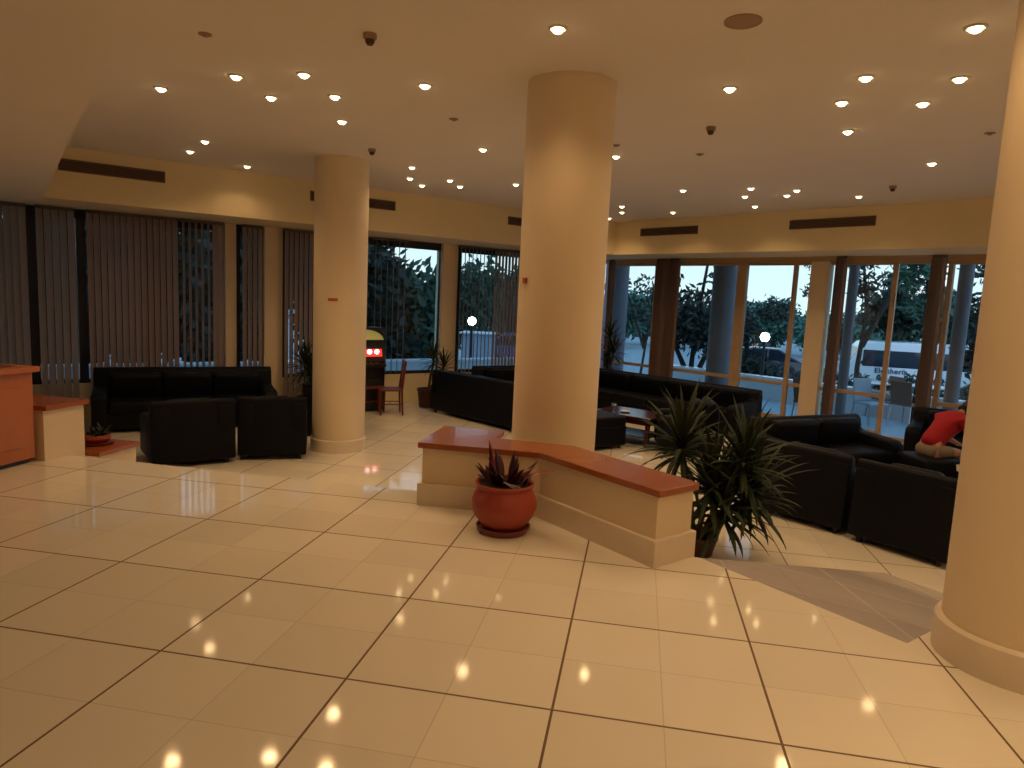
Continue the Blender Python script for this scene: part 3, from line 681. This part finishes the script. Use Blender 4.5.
# local frame: x = the way the person leans (to the right), z up, y across; pelvis at seat height
def make_person():
    V = [(0, 0, .53), (.10, 0, .66), (.24, 0, .80), (.36, 0, .91), (.42, 0, .95), (.52, 0, 1.00),       # 0 pelvis..5 head base
         (.35, .17, .89), (.46, .22, .66), (.66, .16, .54),                                          # 6 shoulder,7 elbow,8 wrist
         (.35, -.17, .89), (.43, -.24, .64), (.62, -.17, .53),
         (.02, .10, .50), (.40, .13, .50), (.42, .12, .10), (.42, .12, .05), (.56, .13, .03),
         (.02, -.10, .50), (.40, -.12, .49), (.34, -.12, .10), (.34, -.12, .05), (.48, -.13, .03)]
    Ed = [(0, 1), (1, 2), (2, 3), (3, 4), (4, 5), (3, 6), (6, 7), (7, 8), (3, 9), (9, 10), (10, 11), (0, 12), (12, 13), (13, 14), (14, 15), (15, 16), (0, 17), (17, 18), (18, 19), (19, 20), (20, 21)]
    Rr = [.135, .115, .125, .10, .05, .048, .058, .043, .027, .058, .043, .027, .088, .06, .038, .04, .028, .088, .06, .038, .04, .028]
    # hands: palm and five fingers on each wrist
    for wi, sy in ((8, 1), (11, -1)):
        w_ = Vector(V[wi]); pm = w_+Vector((.06, 0, -.02)); V.append(tuple(pm)); Rr.append((.03, .016)); Ed.append((wi, len(V)-1)); pi = len(V)-1
        for k, (dy, ln) in enumerate([(-.028, .062), (-.010, .072), (.009, .068), (.027, .054)]):
            a = pm+Vector((.030, dy, -.003)); b = a+Vector((ln*.5, dy*.2, -.008)); c = b+Vector((ln*.42, 0, -.022))
            i0 = len(V); V += [tuple(a), tuple(b), tuple(c)]; Rr += [.0095, .0085, .007]; Ed += [(pi, i0), (i0, i0+1), (i0+1, i0+2)]
        a = w_+Vector((.035, -sy*.034, -.018)); b = a+Vector((.035, -sy*.02, -.012)); i0 = len(V); V += [tuple(a), tuple(b)]; Rr += [.011, .009]; Ed += [(pi, i0), (i0, i0+1)]
    body = skin('person', V, Ed, Rr, M_skin)
    # head joined to the body mesh group as one continuous neck: an egg shaped head with face
    hb = bmesh.new(); bmesh.ops.create_uvsphere(hb, u_segments=28, v_segments=18, radius=1)
    for v_ in hb.verts:
        x, y, z = v_.co; f = 1.0
        x2, y2, z2 = x*.098, y*.076, z*.118
        if z < 0: x2 *= 1+.10*z; y2 *= 1+.22*z
        if x > .8 and abs(z+.12) < .22 and abs(y) < .25: x2 += .022*(1-abs(z+.15)/.25)
        if x > .6 and abs(z-.12) < .12 and .2 < abs(y) < .55: x2 -= .010
        if x > .75 and abs(z+.45) < .10 and abs(y) < .35: x2 += .006
        v_.co = (x2, y2, z2)
    me = bpy.data.meshes.new('head'); hb.to_mesh(me); hb.free(); me.materials.append(M_skin)
    for p_ in me.polygons: p_.use_smooth = True
    hd = bpy.data.objects.new('head', me); C.objects.link(hd); hd.parent = body; hd.location = (.60, 0, 1.02); hd.rotation_euler = (0, .95, 0)
    q = MB()
    for sy in (-1, 1): q.lathe([(0, -.012), (.011, -.006), (.012, .004), (0, .012)], n=10, c=(.088, sy*.032, .014))
    q.build('eyes', M_eye, hd)
    q = MB()
    for sy in (-1, 1): q.box((.0, sy*.078, -.005), (.035, .014, .055), bev=.006)
    q.build('ears', M_skin, hd)
    MB().box((.088, 0, -.055), (.012, .045, .010), bev=.004).build('mouth', M_shirt, hd)
    # hair: cap and hanging locks
    hb = bmesh.new(); bmesh.ops.create_uvsphere(hb, u_segments=28, v_segments=18, radius=1)
    for v_ in hb.verts:
        x, y, z = v_.co; v_.co = (x*.108-.012, y*.090, z*.126+.012)
    bmesh.ops.delete(hb, geom=[v_ for v_ in hb.verts if v_.co.x > .045 and v_.co.z < .05], context='VERTS')
    bmesh.ops.delete(hb, geom=[v_ for v_ in hb.verts if v_.co.z < -.085], context='VERTS')
    me = bpy.data.meshes.new('hair'); hb.to_mesh(me); hb.free(); me.materials.append(M_hair)
    for p_ in me.polygons: p_.use_smooth = True
    ho = bpy.data.objects.new('hair', me); C.objects.link(ho); ho.parent = hd
    so = ho.modifiers.new('s', 'SOLIDIFY'); so.thickness = .008
    q = MB()
    for k in range(22):
        a = 1.2+k*.185; q.tube([(.08*math.cos(a)-.01, .084*math.sin(a), .03), (.095*math.cos(a), .09*math.sin(a), -.06), (.09*math.cos(a)+.10, .088*math.sin(a), -.15), (.09*math.cos(a)+.17, .08*math.sin(a), -.19)], [.014, .018, .013, .004], 8)
    q.build('hair_locks', M_hair, hd)
    # clothes
    sh = skin('t_shirt', [V[0], V[1], V[2], V[3], (.43, 0, .955), V[6], (.40, .205, .79), V[9], (.39, -.21, .78)], [(0, 1), (1, 2), (2, 3), (3, 4), (3, 5), (5, 6), (3, 7), (7, 8)], [.155, .14, .145, .132, .088, .078, .068, .078, .068], M_shirt, body)
    tr_ = skin('shorts', [(.0, 0, .52), V[12], (.30, .125, .50), V[17], (.29, -.115, .495)], [(0, 1), (1, 2), (0, 3), (3, 4)], [.10, .098, .080, .098, .080], M_short, body, sub=3)
    q = MB()
    for p_ in (V[15], V[20]): q.box((p_[0]+.06, p_[1], .035), (.25, .085, .065), bev=.025)
    q.smooth = True; q.build('shoes', M_foot, body)
    return body
pn = make_person(); pn.location = (3.68, 9.36, D); pn.rotation_euler = (0, 0, .46)
tag(pn, 'person in a red t-shirt with dark hair bending forward beside the right column', 'person')

# ------------------------------------------------------------------ outside: terrace
TZ = D-.05
ter = MB().prism([PL(-17, 1.52), PL(.95, 1.52), PR(-.95, 1.52), PR(13, 1.52), PR(13, 5.2), (K.x+.2, K.y+7.2), PL(-17, 5.2)], TZ-.4, TZ).build('ground', M_terr); struct(ter)
street = MB().box((5, 60, -1.55), (220, 120, .3)).build('ground', M_road); struct(street)
PZ = -.095
par = MB().box(PR(5.5, 4.4, (PZ+TZ)/2-.02), (15, .2, PZ-TZ-.04), rz=AR).build('terrace_parapet', M_par)
MB().box(PR(5.5, 4.4, PZ-.02), (15, .28, .05), rz=AR, bev=.008).build('coping', M_white, par)
tag(par, 'low white terrace parapet beyond the right windows', 'parapet'); par['kind'] = 'structure'
par = MB().box(PL(-6.2, 4.4, (PZ+TZ)/2-.02), (14, .2, PZ-TZ-.04), rz=AL).build('terrace_parapet', M_par)
MB().box(PL(-6.2, 4.4, PZ-.02), (14, .28, .05), rz=AL, bev=.008).build('coping', M_white, par)
tag(par, 'low white terrace parapet beyond the blinds', 'parapet'); par['kind'] = 'structure'
M_ext = mat('grey_exterior_column', (.20, .20, .25), .7, var=.08)
for a, b, lb in ((606, 626, 'grey outdoor column seen right beside the middle column'), (712, 736, 'grey outdoor column behind the second window'), (846, 857, 'slim grey outdoor column left of the white van'), (955, 972, 'grey outdoor column seen in the last window')):
    o_ff = 2.0; s0, s1 = SR(a, o_ff), SR(b, o_ff); p = PR((s0+s1)/2, o_ff)
    z2 = ZS+.5
    o = MB().lathe([(abs(s1-s0)/2*.9, TZ), (abs(s1-s0)/2*.9, HC)], n=28).build('column', M_ext, loc=(p.x, p.y, 0)); struct(o); tag(o, lb, 'column')
# terrace furniture
def terrace_chair(lb, x, y, rz, m_, arms=True):
    o = empty('terrace_chair', (x, y, TZ), rz); tag(o, lb, 'chair', 'chairs out on the terrace')
    MB().box((0, 0, .43), (.48, .46, .04), bev=.015).build('seat', m_, o)
    MB().box((0, .24, .68), (.46, .03, .46), bev=.014, rx=-.15).build('backrest', m_, o)
    for sx in (-1, 1):
        for sy in (-1, 1): MB().tube([(sx*.24, sy*.24, 0), (sx*.21, sy*.2, .43)], .014, 8).build('leg', M_hub, o)
        MB().box((sx*.25, .02, .64), (.045, .42, .025), bev=.01).build('armrest', m_, o)
terrace_chair('pale blue terrace chair seen through the low panes left of the door', *at(868, 424, TZ).xy, .5, M_bluepl)
terrace_chair('dark wicker terrace chair behind the pale blue one', *at(882, 418, TZ).xy, -1.2, M_wick)
terrace_chair('wicker terrace chair framed by the open door', *at(905, 425, TZ).xy, 2.2, M_wick)
terrace_chair('dark wicker terrace chair right beside the wide tan pier', *at(808, 424, TZ).xy, 1.9, M_wick)
def terrace_table(lb, x, y):
    o = empty('terrace_table', (x, y, TZ)); tag(o, lb, 'table', 'round terrace tables')
    MB().lathe([(.40, .70), (.42, .71), (.42, .725), (.40, .735), (0, .735)], n=36).build('tabletop', M_white, o)
    MB().lathe([(.03, .02), (.03, .70)], n=14).build('post', M_hub, o)
    MB().lathe([(.24, 0), (.24, .015), (.04, .03), (0, .03)], n=28).build('base', M_hub, o)
p = at(912, 423, TZ); terrace_table('round white terrace table seen through the open door', p.x+.5, p.y+.7)
p = at(860, 416, TZ); terrace_table('round terrace table behind the pale blue chair', p.x+.3, p.y+.4)

# ------------------------------------------------------------------ outside: vehicles
GZ = -1.4
def wheels(o, xs, ys, r, w_):
    for x in xs:
        for y in ys:
            wo = MB().lathe([(0, -w_/2), (r*.62, -w_/2), (r*.95, -w_/2), (r, -w_/2+.03), (r, w_/2-.03), (r*.95, w_/2), (r*.62, w_/2), (0, w_/2)], n=28, mtx=Matrix.Rotation(PI/2, 4, 'X'), c=(x, y, r)).build('wheel', M_tyre, o)
            MB().lathe([(0, -w_/2-.02), (r*.2, -w_/2-.02), (r*.6, -w_/2-.004), (r*.6, w_/2+.004), (r*.2, w_/2+.02), (0, w_/2+.02)], n=20, mtx=Matrix.Rotation(PI/2, 4, 'X'), c=(x, y, r)).build('hubcap', M_hub, wo)
def van():
    d = ray(880, 345); k = 26.0; pos = Vector((d.x, d.y, 0))*(k/ (d.dot(fw)))
    o = empty('van', (pos.x, pos.y, GZ), -.10); tag(o, 'white minibus with dark side window and blue lettering in the street', 'van')
    # profile x (front is at -x), z
    pr_ = [(-1.30, .35), (-1.36, .75), (-1.32, 1.0), (-1.18, 1.08), (-.80, 1.75), (-.62, 1.92), (-.3, 1.96), (3.9, 1.96), (4.02, 1.85), (4.05, .4), (4.0, .32), (-1.2, .32)]
    bd = MB().extr(pr_, -.95, .95, bev=.05); bd.smooth = True; bd.build('body', M_van, o)
    MB().box((1.45, -.955, 1.36), (4.35, .02, .60), bev=.006).build('side_window', M_cargl, o)
    MB().extr([(-.62, 1.16), (-.42, 1.66), (-.85, 1.12)], -.965, -.945).build('quarter_window', M_cargl, o)
    MB().box((-.99, 0, 1.42), (.02, 1.6, .66), ry=.52, bev=.006).build('windscreen', M_cargl, o)
    MB().box((-1.36, 0, .5), (.10, 1.86, .26), bev=.03).build('bumper', M_dark, o)
    q = MB()
    for y in (-.72, .72): q.box((-1.31, y, .88), (.08, .30, .17), bev=.03)
    q.build('headlight', M_chrome, o)
    MB().box((1.4, -.962, .36), (4.9, .02, .12), bev=.005).build('sill_trim', M_dark, o)
    wheels(o, (-.55, 2.9), (-.85, .85), .33, .22)
    cu = bpy.data.curves.new('txt', 'FONT'); cu.body = 'Eleftheria'; cu.size = .25; cu.extrude = .004; cu.offset = .006; cu.space_character = 1.12
    to = bpy.data.objects.new('txt', cu); C.objects.link(to); bpy.context.view_layer.update()
    me = bpy.data.meshes.new_from_object(to.evaluated_get(bpy.context.evaluated_depsgraph_get())); bpy.data.objects.remove(to)
    me.materials.clear(); me.materials.append(M_letter)
    lo = bpy.data.objects.new('lettering', me); C.objects.link(lo); lo.parent = o; lo.location = (-.30, -.966, .84); lo.rotation_euler = (PI/2, 0, 0); lo['label'] = 'dark blue lettering reading Eleftheria'
    return o
van()
def car(label, px, k, rz, m_, hatch=True):
    d = ray(px, 345); pos = Vector((d.x, d.y, 0))*(k/d.dot(fw))
    o = empty('car', (pos.x, pos.y, GZ), rz); tag(o, label, 'car', 'cars parked in the street')
    pr_ = [(-2.0, .3), (-2.05, .6), (-1.95, .95), (-1.7, 1.02), (-1.25, 1.40), (-.8, 1.47), (.1, 1.45), (.95, .98), (1.75, .84), (2.05, .65), (2.08, .35), (2.0, .28)]
    bd = MB().extr(pr_, -.85, .85, bev=.06); bd.smooth = True; bd.build('body', m_, o)
    MB().extr([(-1.55, 1.03), (-1.2, 1.36), (-.75, 1.41), (-.35, 1.41), (-.35, 1.0)], -.865, .865).build('rear_side_window', M_cargl, o)
    MB().extr([(-.28, 1.0), (-.28, 1.41), (.06, 1.39), (.75, .99)], -.865, .865).build('front_side_window', M_cargl, o)
    MB().box((.56, 0, 1.21), (.02, 1.4, .82), ry=-1.07, bev=.005).build('windscreen', M_bluepl, o)
    q = MB()
    for y in (-.6, .6): q.box((1.98, y, .66), (.12, .32, .14), bev=.03)
    q.build('headlight', M_chrome, o)
    MB().box((2.07, 0, .42), (.06, 1.6, .18), bev=.02).build('bumper', M_dark, o)
    wheels(o, (-1.3, 1.3), (-.78, .78), .31, .2)
    return o
car('dark car with a pale roof line behind the lit globe lamp', 775, 27.5, -.08, M_carp)
car('blue car glimpsed through the grey blind beside the middle column', 530, 29, .15, M_blue)

# globe street lamps
def globe(label, px, py, k):
    d = ray(px, py); pos = Vector((0, 0, EYE))+d*(k/d.dot(fw)); h = pos.z-GZ
    o = empty('street_lamp', (pos.x, pos.y, GZ)); tag(o, label, 'street lamp', 'round globe street lamps')
    MB().tube([(0, 0, 0), (0, 0, h-.12)], [.05, .035], 12).build('post', M_dark, o)
    MB().lathe([(0, -.13), (.06, -.12), (.09, -.095), (.13, 0), (.09, .095), (0, .13)], n=24, c=(0, 0, h)).build('globe', M_globe, o)
    MB().lathe([(.05, -.17), (.07, -.12), (.03, -.11)], n=16, c=(0, 0, h)).build('collar', M_dark, o)
globe('lit white globe lamp in front of the dark car', 765, 337, 18.6)
globe('lit white globe lamp behind the open vertical blind', 472, 321, 20)

# ------------------------------------------------------------------ outside: vegetation
def leaves(mb, c, r, n, ls):
    for _ in range(n):
        while True:
            v_ = Vector((random.uniform(-1, 1), random.uniform(-1, 1), random.uniform(-1, 1)))
            if v_.length < 1: break
        v_ = v_*(.55+.45*random.random())
        p = Vector((c[0]+v_.x*r[0], c[1]+v_.y*r[1], c[2]+v_.z*r[2]))
        a = Vector((random.uniform(-1, 1), random.uniform(-1, 1), random.uniform(-1, 1))).normalized(); b = a.orthogonal().normalized()
        s_ = ls*random.uniform(.6, 1.3)
        vs = [mb.bm.verts.new(p+a*s_), mb.bm.verts.new(p+b*s_*.45), mb.bm.verts.new(p-a*s_), mb.bm.verts.new(p-b*s_*.45)]
        mb.bm.faces.new(vs)
def pos_at(px, k):
    d = ray(px, 330); return Vector((d.x, d.y, 0))*(k/d.dot(fw))
def tree(label, px, k, stems, blobs, m_, ls=.12, cat='tree', r0_=.09):
    """stems: lists of (dx, z) ; blobs: (dx, z, rx, rz, n) relative to the base, in metres"""
    b = pos_at(px, k); o = empty('tree', (b.x, b.y, GZ)); tag(o, label, cat, 'trees beyond the terrace')
    for st in stems:
        MB().tube([(dx, dy_, z) for dx, dy_, z in st], [r0_*(1-.6*i/(len(st)-1)) for i in range(len(st))], 8).build('trunk', M_bark, o)
    q = MB()
    for dx, z, rx, rz_, n in blobs: leaves(q, (dx, random.uniform(-.3, .3), z), (rx, rx*.8, rz_), n, ls)
    q.build('crown', m_, o)
    return o
# near multi stemmed tree behind the second window
tree('dark multi-stemmed tree standing beyond the parapet in the second window', 692, 19, [[(0, 0, 0), (-.1, 0, 1.2), (-.6, .1, 2.2), (-.9, 0, 3.3)], [(0, 0, 0), (.05, 0, 1.2), (.1, 0, 2.4), (.3, .1, 4.2)], [(.05, 0, .1), (.3, .1, 1.3), (.8, 0, 2.6), (1.1, 0, 4.0)]],
     [(-.5, 2.35, .8, .75, 520), (.35, 2.3, .9, .8, 700), (.0, 3.0, 1.1, .6, 420), (.7, 3.7, .6, .7, 130), (-.6, 3.6, .5, .4, 50), (1.0, 4.4, .6, .5, 90)], M_lf[0], .11)
tree('dark leafy tree and bush in front of the dark car', 746, 20.6, [[(0, 0, 0), (.1, 0, 1.5), (0, 0, 3)]], [(-.1, 2.3, .8, .8, 620), (.15, 1.2, .75, .6, 520), (.8, 1.0, .7, .35, 300), (-.3, 3.0, .4, .4, 60), (0.8, 2.9, .8, .45, 300)], M_lf[0], .10)
tree('light branch of leaves hanging in the top of the third window', 806, 21, [[(0, 0, 0), (.2, 0, 2), (.3, 0, 4.6)]], [(-.05, 4.35, .42, .25, 60), (-.05, 3.55, .25, .30, 60), (.15, 4.0, .3, .4, 50)], M_lf[0], .085)
tree('dark slender tree left of the white minibus roof', 863, 20, [[(0, 0, 0), (-.05, 0, 1.4), (.05, 0, 3.0), (-.2, 0, 4.6)], [(0, 0, 2.0), (.5, 0, 3.2), (.9, 0, 4.3)]], [(-.1, 3.7, .55, .6, 260), (-.25, 4.5, .6, .4, 170), (.1, 2.8, .4, .3, 80), (-.5, 2.2, .4, .5, 90)], M_lf[0], .11)
tree('dense dark tree above the minibus, seen through the door', 900, 30, [[(0, 0, 0), (0, 0, 2), (0, 0, 4)]], [(-.5, 3.1, 1.2, 1.2, 1300), (.7, 3.1, 1.5, 1.0, 1300), (-.2, 4.4, 1.0, .9, 380), (1.6, 3.4, .9, 1.1, 500)], M_lf[0], .17)
tree('bright green leafy tree filling the top of the open door', 922, 14, [[(0, 0, 0), (.1, 0, 2.4), (-.05, 0, 4.6)]], [(-.15, 4.0, .65, .75, 520), (.2, 3.2, .7, .5, 330), (.1, 4.8, .8, .4, 260)], M_lf[2], .10)
tree('dark tree with bright gaps seen in the last window', 985, 16, [[(0, 0, 0), (.1, 0, 2.4), (0, 0, 4.6)]], [(0, 4.2, .8, .6, 300), (.1, 2.4, .8, 1.1, 900), (-.2, 3.2, .6, .4, 160)], M_lf[0], .11)
tree('loose twiggy tree in front of the bright sky in the first window', 642, 24, [[(0, 0, 0), (.2, 0, 2), (.3, 0, 3.6)], [(.1, 0, 1.4), (-.5, 0, 3.1), (-.9, 0, 3.8)]], [(-.1, 3.6, .9, .5, 100), (.5, 3.3, .6, .35, 120), (.2, 2.7, .9, .5, 260)], M_lf[0], .10, r0_=.05)
# distant tree belt
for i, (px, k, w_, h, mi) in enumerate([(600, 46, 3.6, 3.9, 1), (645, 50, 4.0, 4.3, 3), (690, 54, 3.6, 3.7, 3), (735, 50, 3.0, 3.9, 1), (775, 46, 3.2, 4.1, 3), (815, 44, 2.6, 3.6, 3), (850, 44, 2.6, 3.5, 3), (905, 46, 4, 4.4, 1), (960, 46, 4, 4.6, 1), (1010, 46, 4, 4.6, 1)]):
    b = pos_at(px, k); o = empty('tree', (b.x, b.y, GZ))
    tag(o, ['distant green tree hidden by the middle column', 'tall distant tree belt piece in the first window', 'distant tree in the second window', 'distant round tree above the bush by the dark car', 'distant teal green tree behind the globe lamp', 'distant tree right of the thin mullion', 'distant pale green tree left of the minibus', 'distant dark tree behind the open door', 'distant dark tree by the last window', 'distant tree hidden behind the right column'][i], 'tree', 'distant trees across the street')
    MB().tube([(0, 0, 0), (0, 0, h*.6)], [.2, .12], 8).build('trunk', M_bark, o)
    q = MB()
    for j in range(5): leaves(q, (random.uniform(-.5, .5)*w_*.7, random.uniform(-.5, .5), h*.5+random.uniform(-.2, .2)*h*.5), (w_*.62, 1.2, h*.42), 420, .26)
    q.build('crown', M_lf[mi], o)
# dense dark shrubs and trees beyond the blinds on the left
for i, (px, k, w_, h, mi, n_) in enumerate([(20, 15, 2.0, 5.6, 0, 3600), (90, 16, 2.0, 5.4, 0, 3600), (150, 17, 2.2, 5.8, 0, 3800), (205, 17, 2.0, 4.9, 0, 2600), (262, 18, 2.0, 5.8, 0, 3000), (330, 19, 2.2, 5.8, 0, 3600), (378, 19, 1.6, 5.0, 0, 3200), (418, 20, 1.7, 4.15, 1, 2400), (470, 30, 2.6, 4.9, 1, 2400), (520, 32, 2.8, 4.6, 1, 2400), (570, 30, 3, 4.7, 1, 1500)]):
    b = pos_at(px, k); o = empty('tree', (b.x, b.y, GZ))
    tag(o, ['dark tree outside the far left blinds', 'dark tree outside the gap beside the second blind', 'dark tree outside the wide closed blind', 'dark tree with bright specks outside the half open blind', 'dark tree outside the two tan piers', 'dark tree outside behind the left column', 'darkest tree outside above the gaming machine', 'green tree outside between the open blind and the pier', 'green tree outside behind the globe lamp and the blind', 'green tree outside left of the middle column', 'green tree outside hidden by the middle column'][i], 'tree', 'trees outside the blinds')
    MB().tube([(0, 0, 0), (0, 0, h*.6)], [.15, .08], 8).build('trunk', M_bark, o)
    q = MB()
    for j in range(6): leaves(q, (random.uniform(-.5, .5)*w_*.8, random.uniform(-.4, .4), h*.5+random.uniform(-.35, .35)*h*.5), (w_*.6, 1.0, h*.36), n_//6, .19)
    q.build('crown', M_lf[mi], o)
# shrubs planted right behind the parapet
for i, (px, k) in enumerate([(845, 17.5), (862, 17), (884, 17.5), (912, 17), (940, 17), (975, 17), (796, 17)]):
    b = pos_at(px, k); h = 1.35 if i not in (3,) else 1.45
    o = empty('shrub', (b.x, b.y, GZ)); tag(o, ['low shrub at the nose of the minibus', 'low dark shrub under the minibus door', 'dark shrub under the minibus window', 'brownish shrub behind the open door', 'shrub hidden by the wide brown blind', 'dark shrub in the last window', 'low dark shrub under the bonnet of the dark car'][i], 'shrub', 'shrubs behind the terrace parapet')
    MB().tube([(0, 0, 0), (0, 0, .6)], [.04, .02], 6).build('stem', M_bark, o)
    q = MB(); leaves(q, (0, 0, h*.55), (.55, .5, h*.5), 420, .09); leaves(q, (.1, 0, h*.9), (.25, .25, .35), 70, .08); q.build('foliage', M_lf[i % 2], o)
# blue hoarding in the street, seen through the left blind
b = pos_at(479, 25); o = empty('street_kiosk', (b.x, b.y, GZ), .1); tag(o, 'pale blue boxy kiosk under the globe lamp behind the blind', 'kiosk')
MB().box((0, 0, .8), (1.1, 1.0, 1.6), bev=.03).build('body', M_bluepl, o); MB().box((0, 0, 1.63), (1.3, 1.2, .06), bev=.02).build('roof', M_par, o)

# ------------------------------------------------------------------ sky and render look
w = bpy.data.worlds.new('sky'); bpy.context.scene.world = w; w.use_nodes = True; nt = w.node_tree
bg = nt.nodes['Background']; tc = nt.nodes.new('ShaderNodeTexCoord'); sp = nt.nodes.new('ShaderNodeSeparateXYZ'); cr = nt.nodes.new('ShaderNodeValToRGB')
nt.links.new(tc.outputs['Generated'], sp.inputs[0]); nt.links.new(sp.outputs['Z'], cr.inputs[0]); nt.links.new(cr.outputs[0], bg.inputs[0])
cr.color_ramp.elements[0].position = 0; cr.color_ramp.elements[0].color = (.82, .95, 1.0, 1)
cr.color_ramp.elements[1].position = .5; cr.color_ramp.elements[1].color = (.30, .50, .78, 1)
bg.inputs['Strength'].default_value = 1.35
s = bpy.context.scene
s.view_settings.view_transform = 'Standard'; s.view_settings.look = 'None'; s.view_settings.exposure = 0; s.view_settings.gamma = 1
s.view_settings.use_curve_mapping = False
s.cycles.max_bounces = 10; s.cycles.diffuse_bounces = 5; s.cycles.glossy_bounces = 4; s.cycles.transparent_max_bounces = 16
s.cycles.use_denoising = True; s.cycles.sample_clamp_indirect = 6; s.cycles.use_light_tree = True
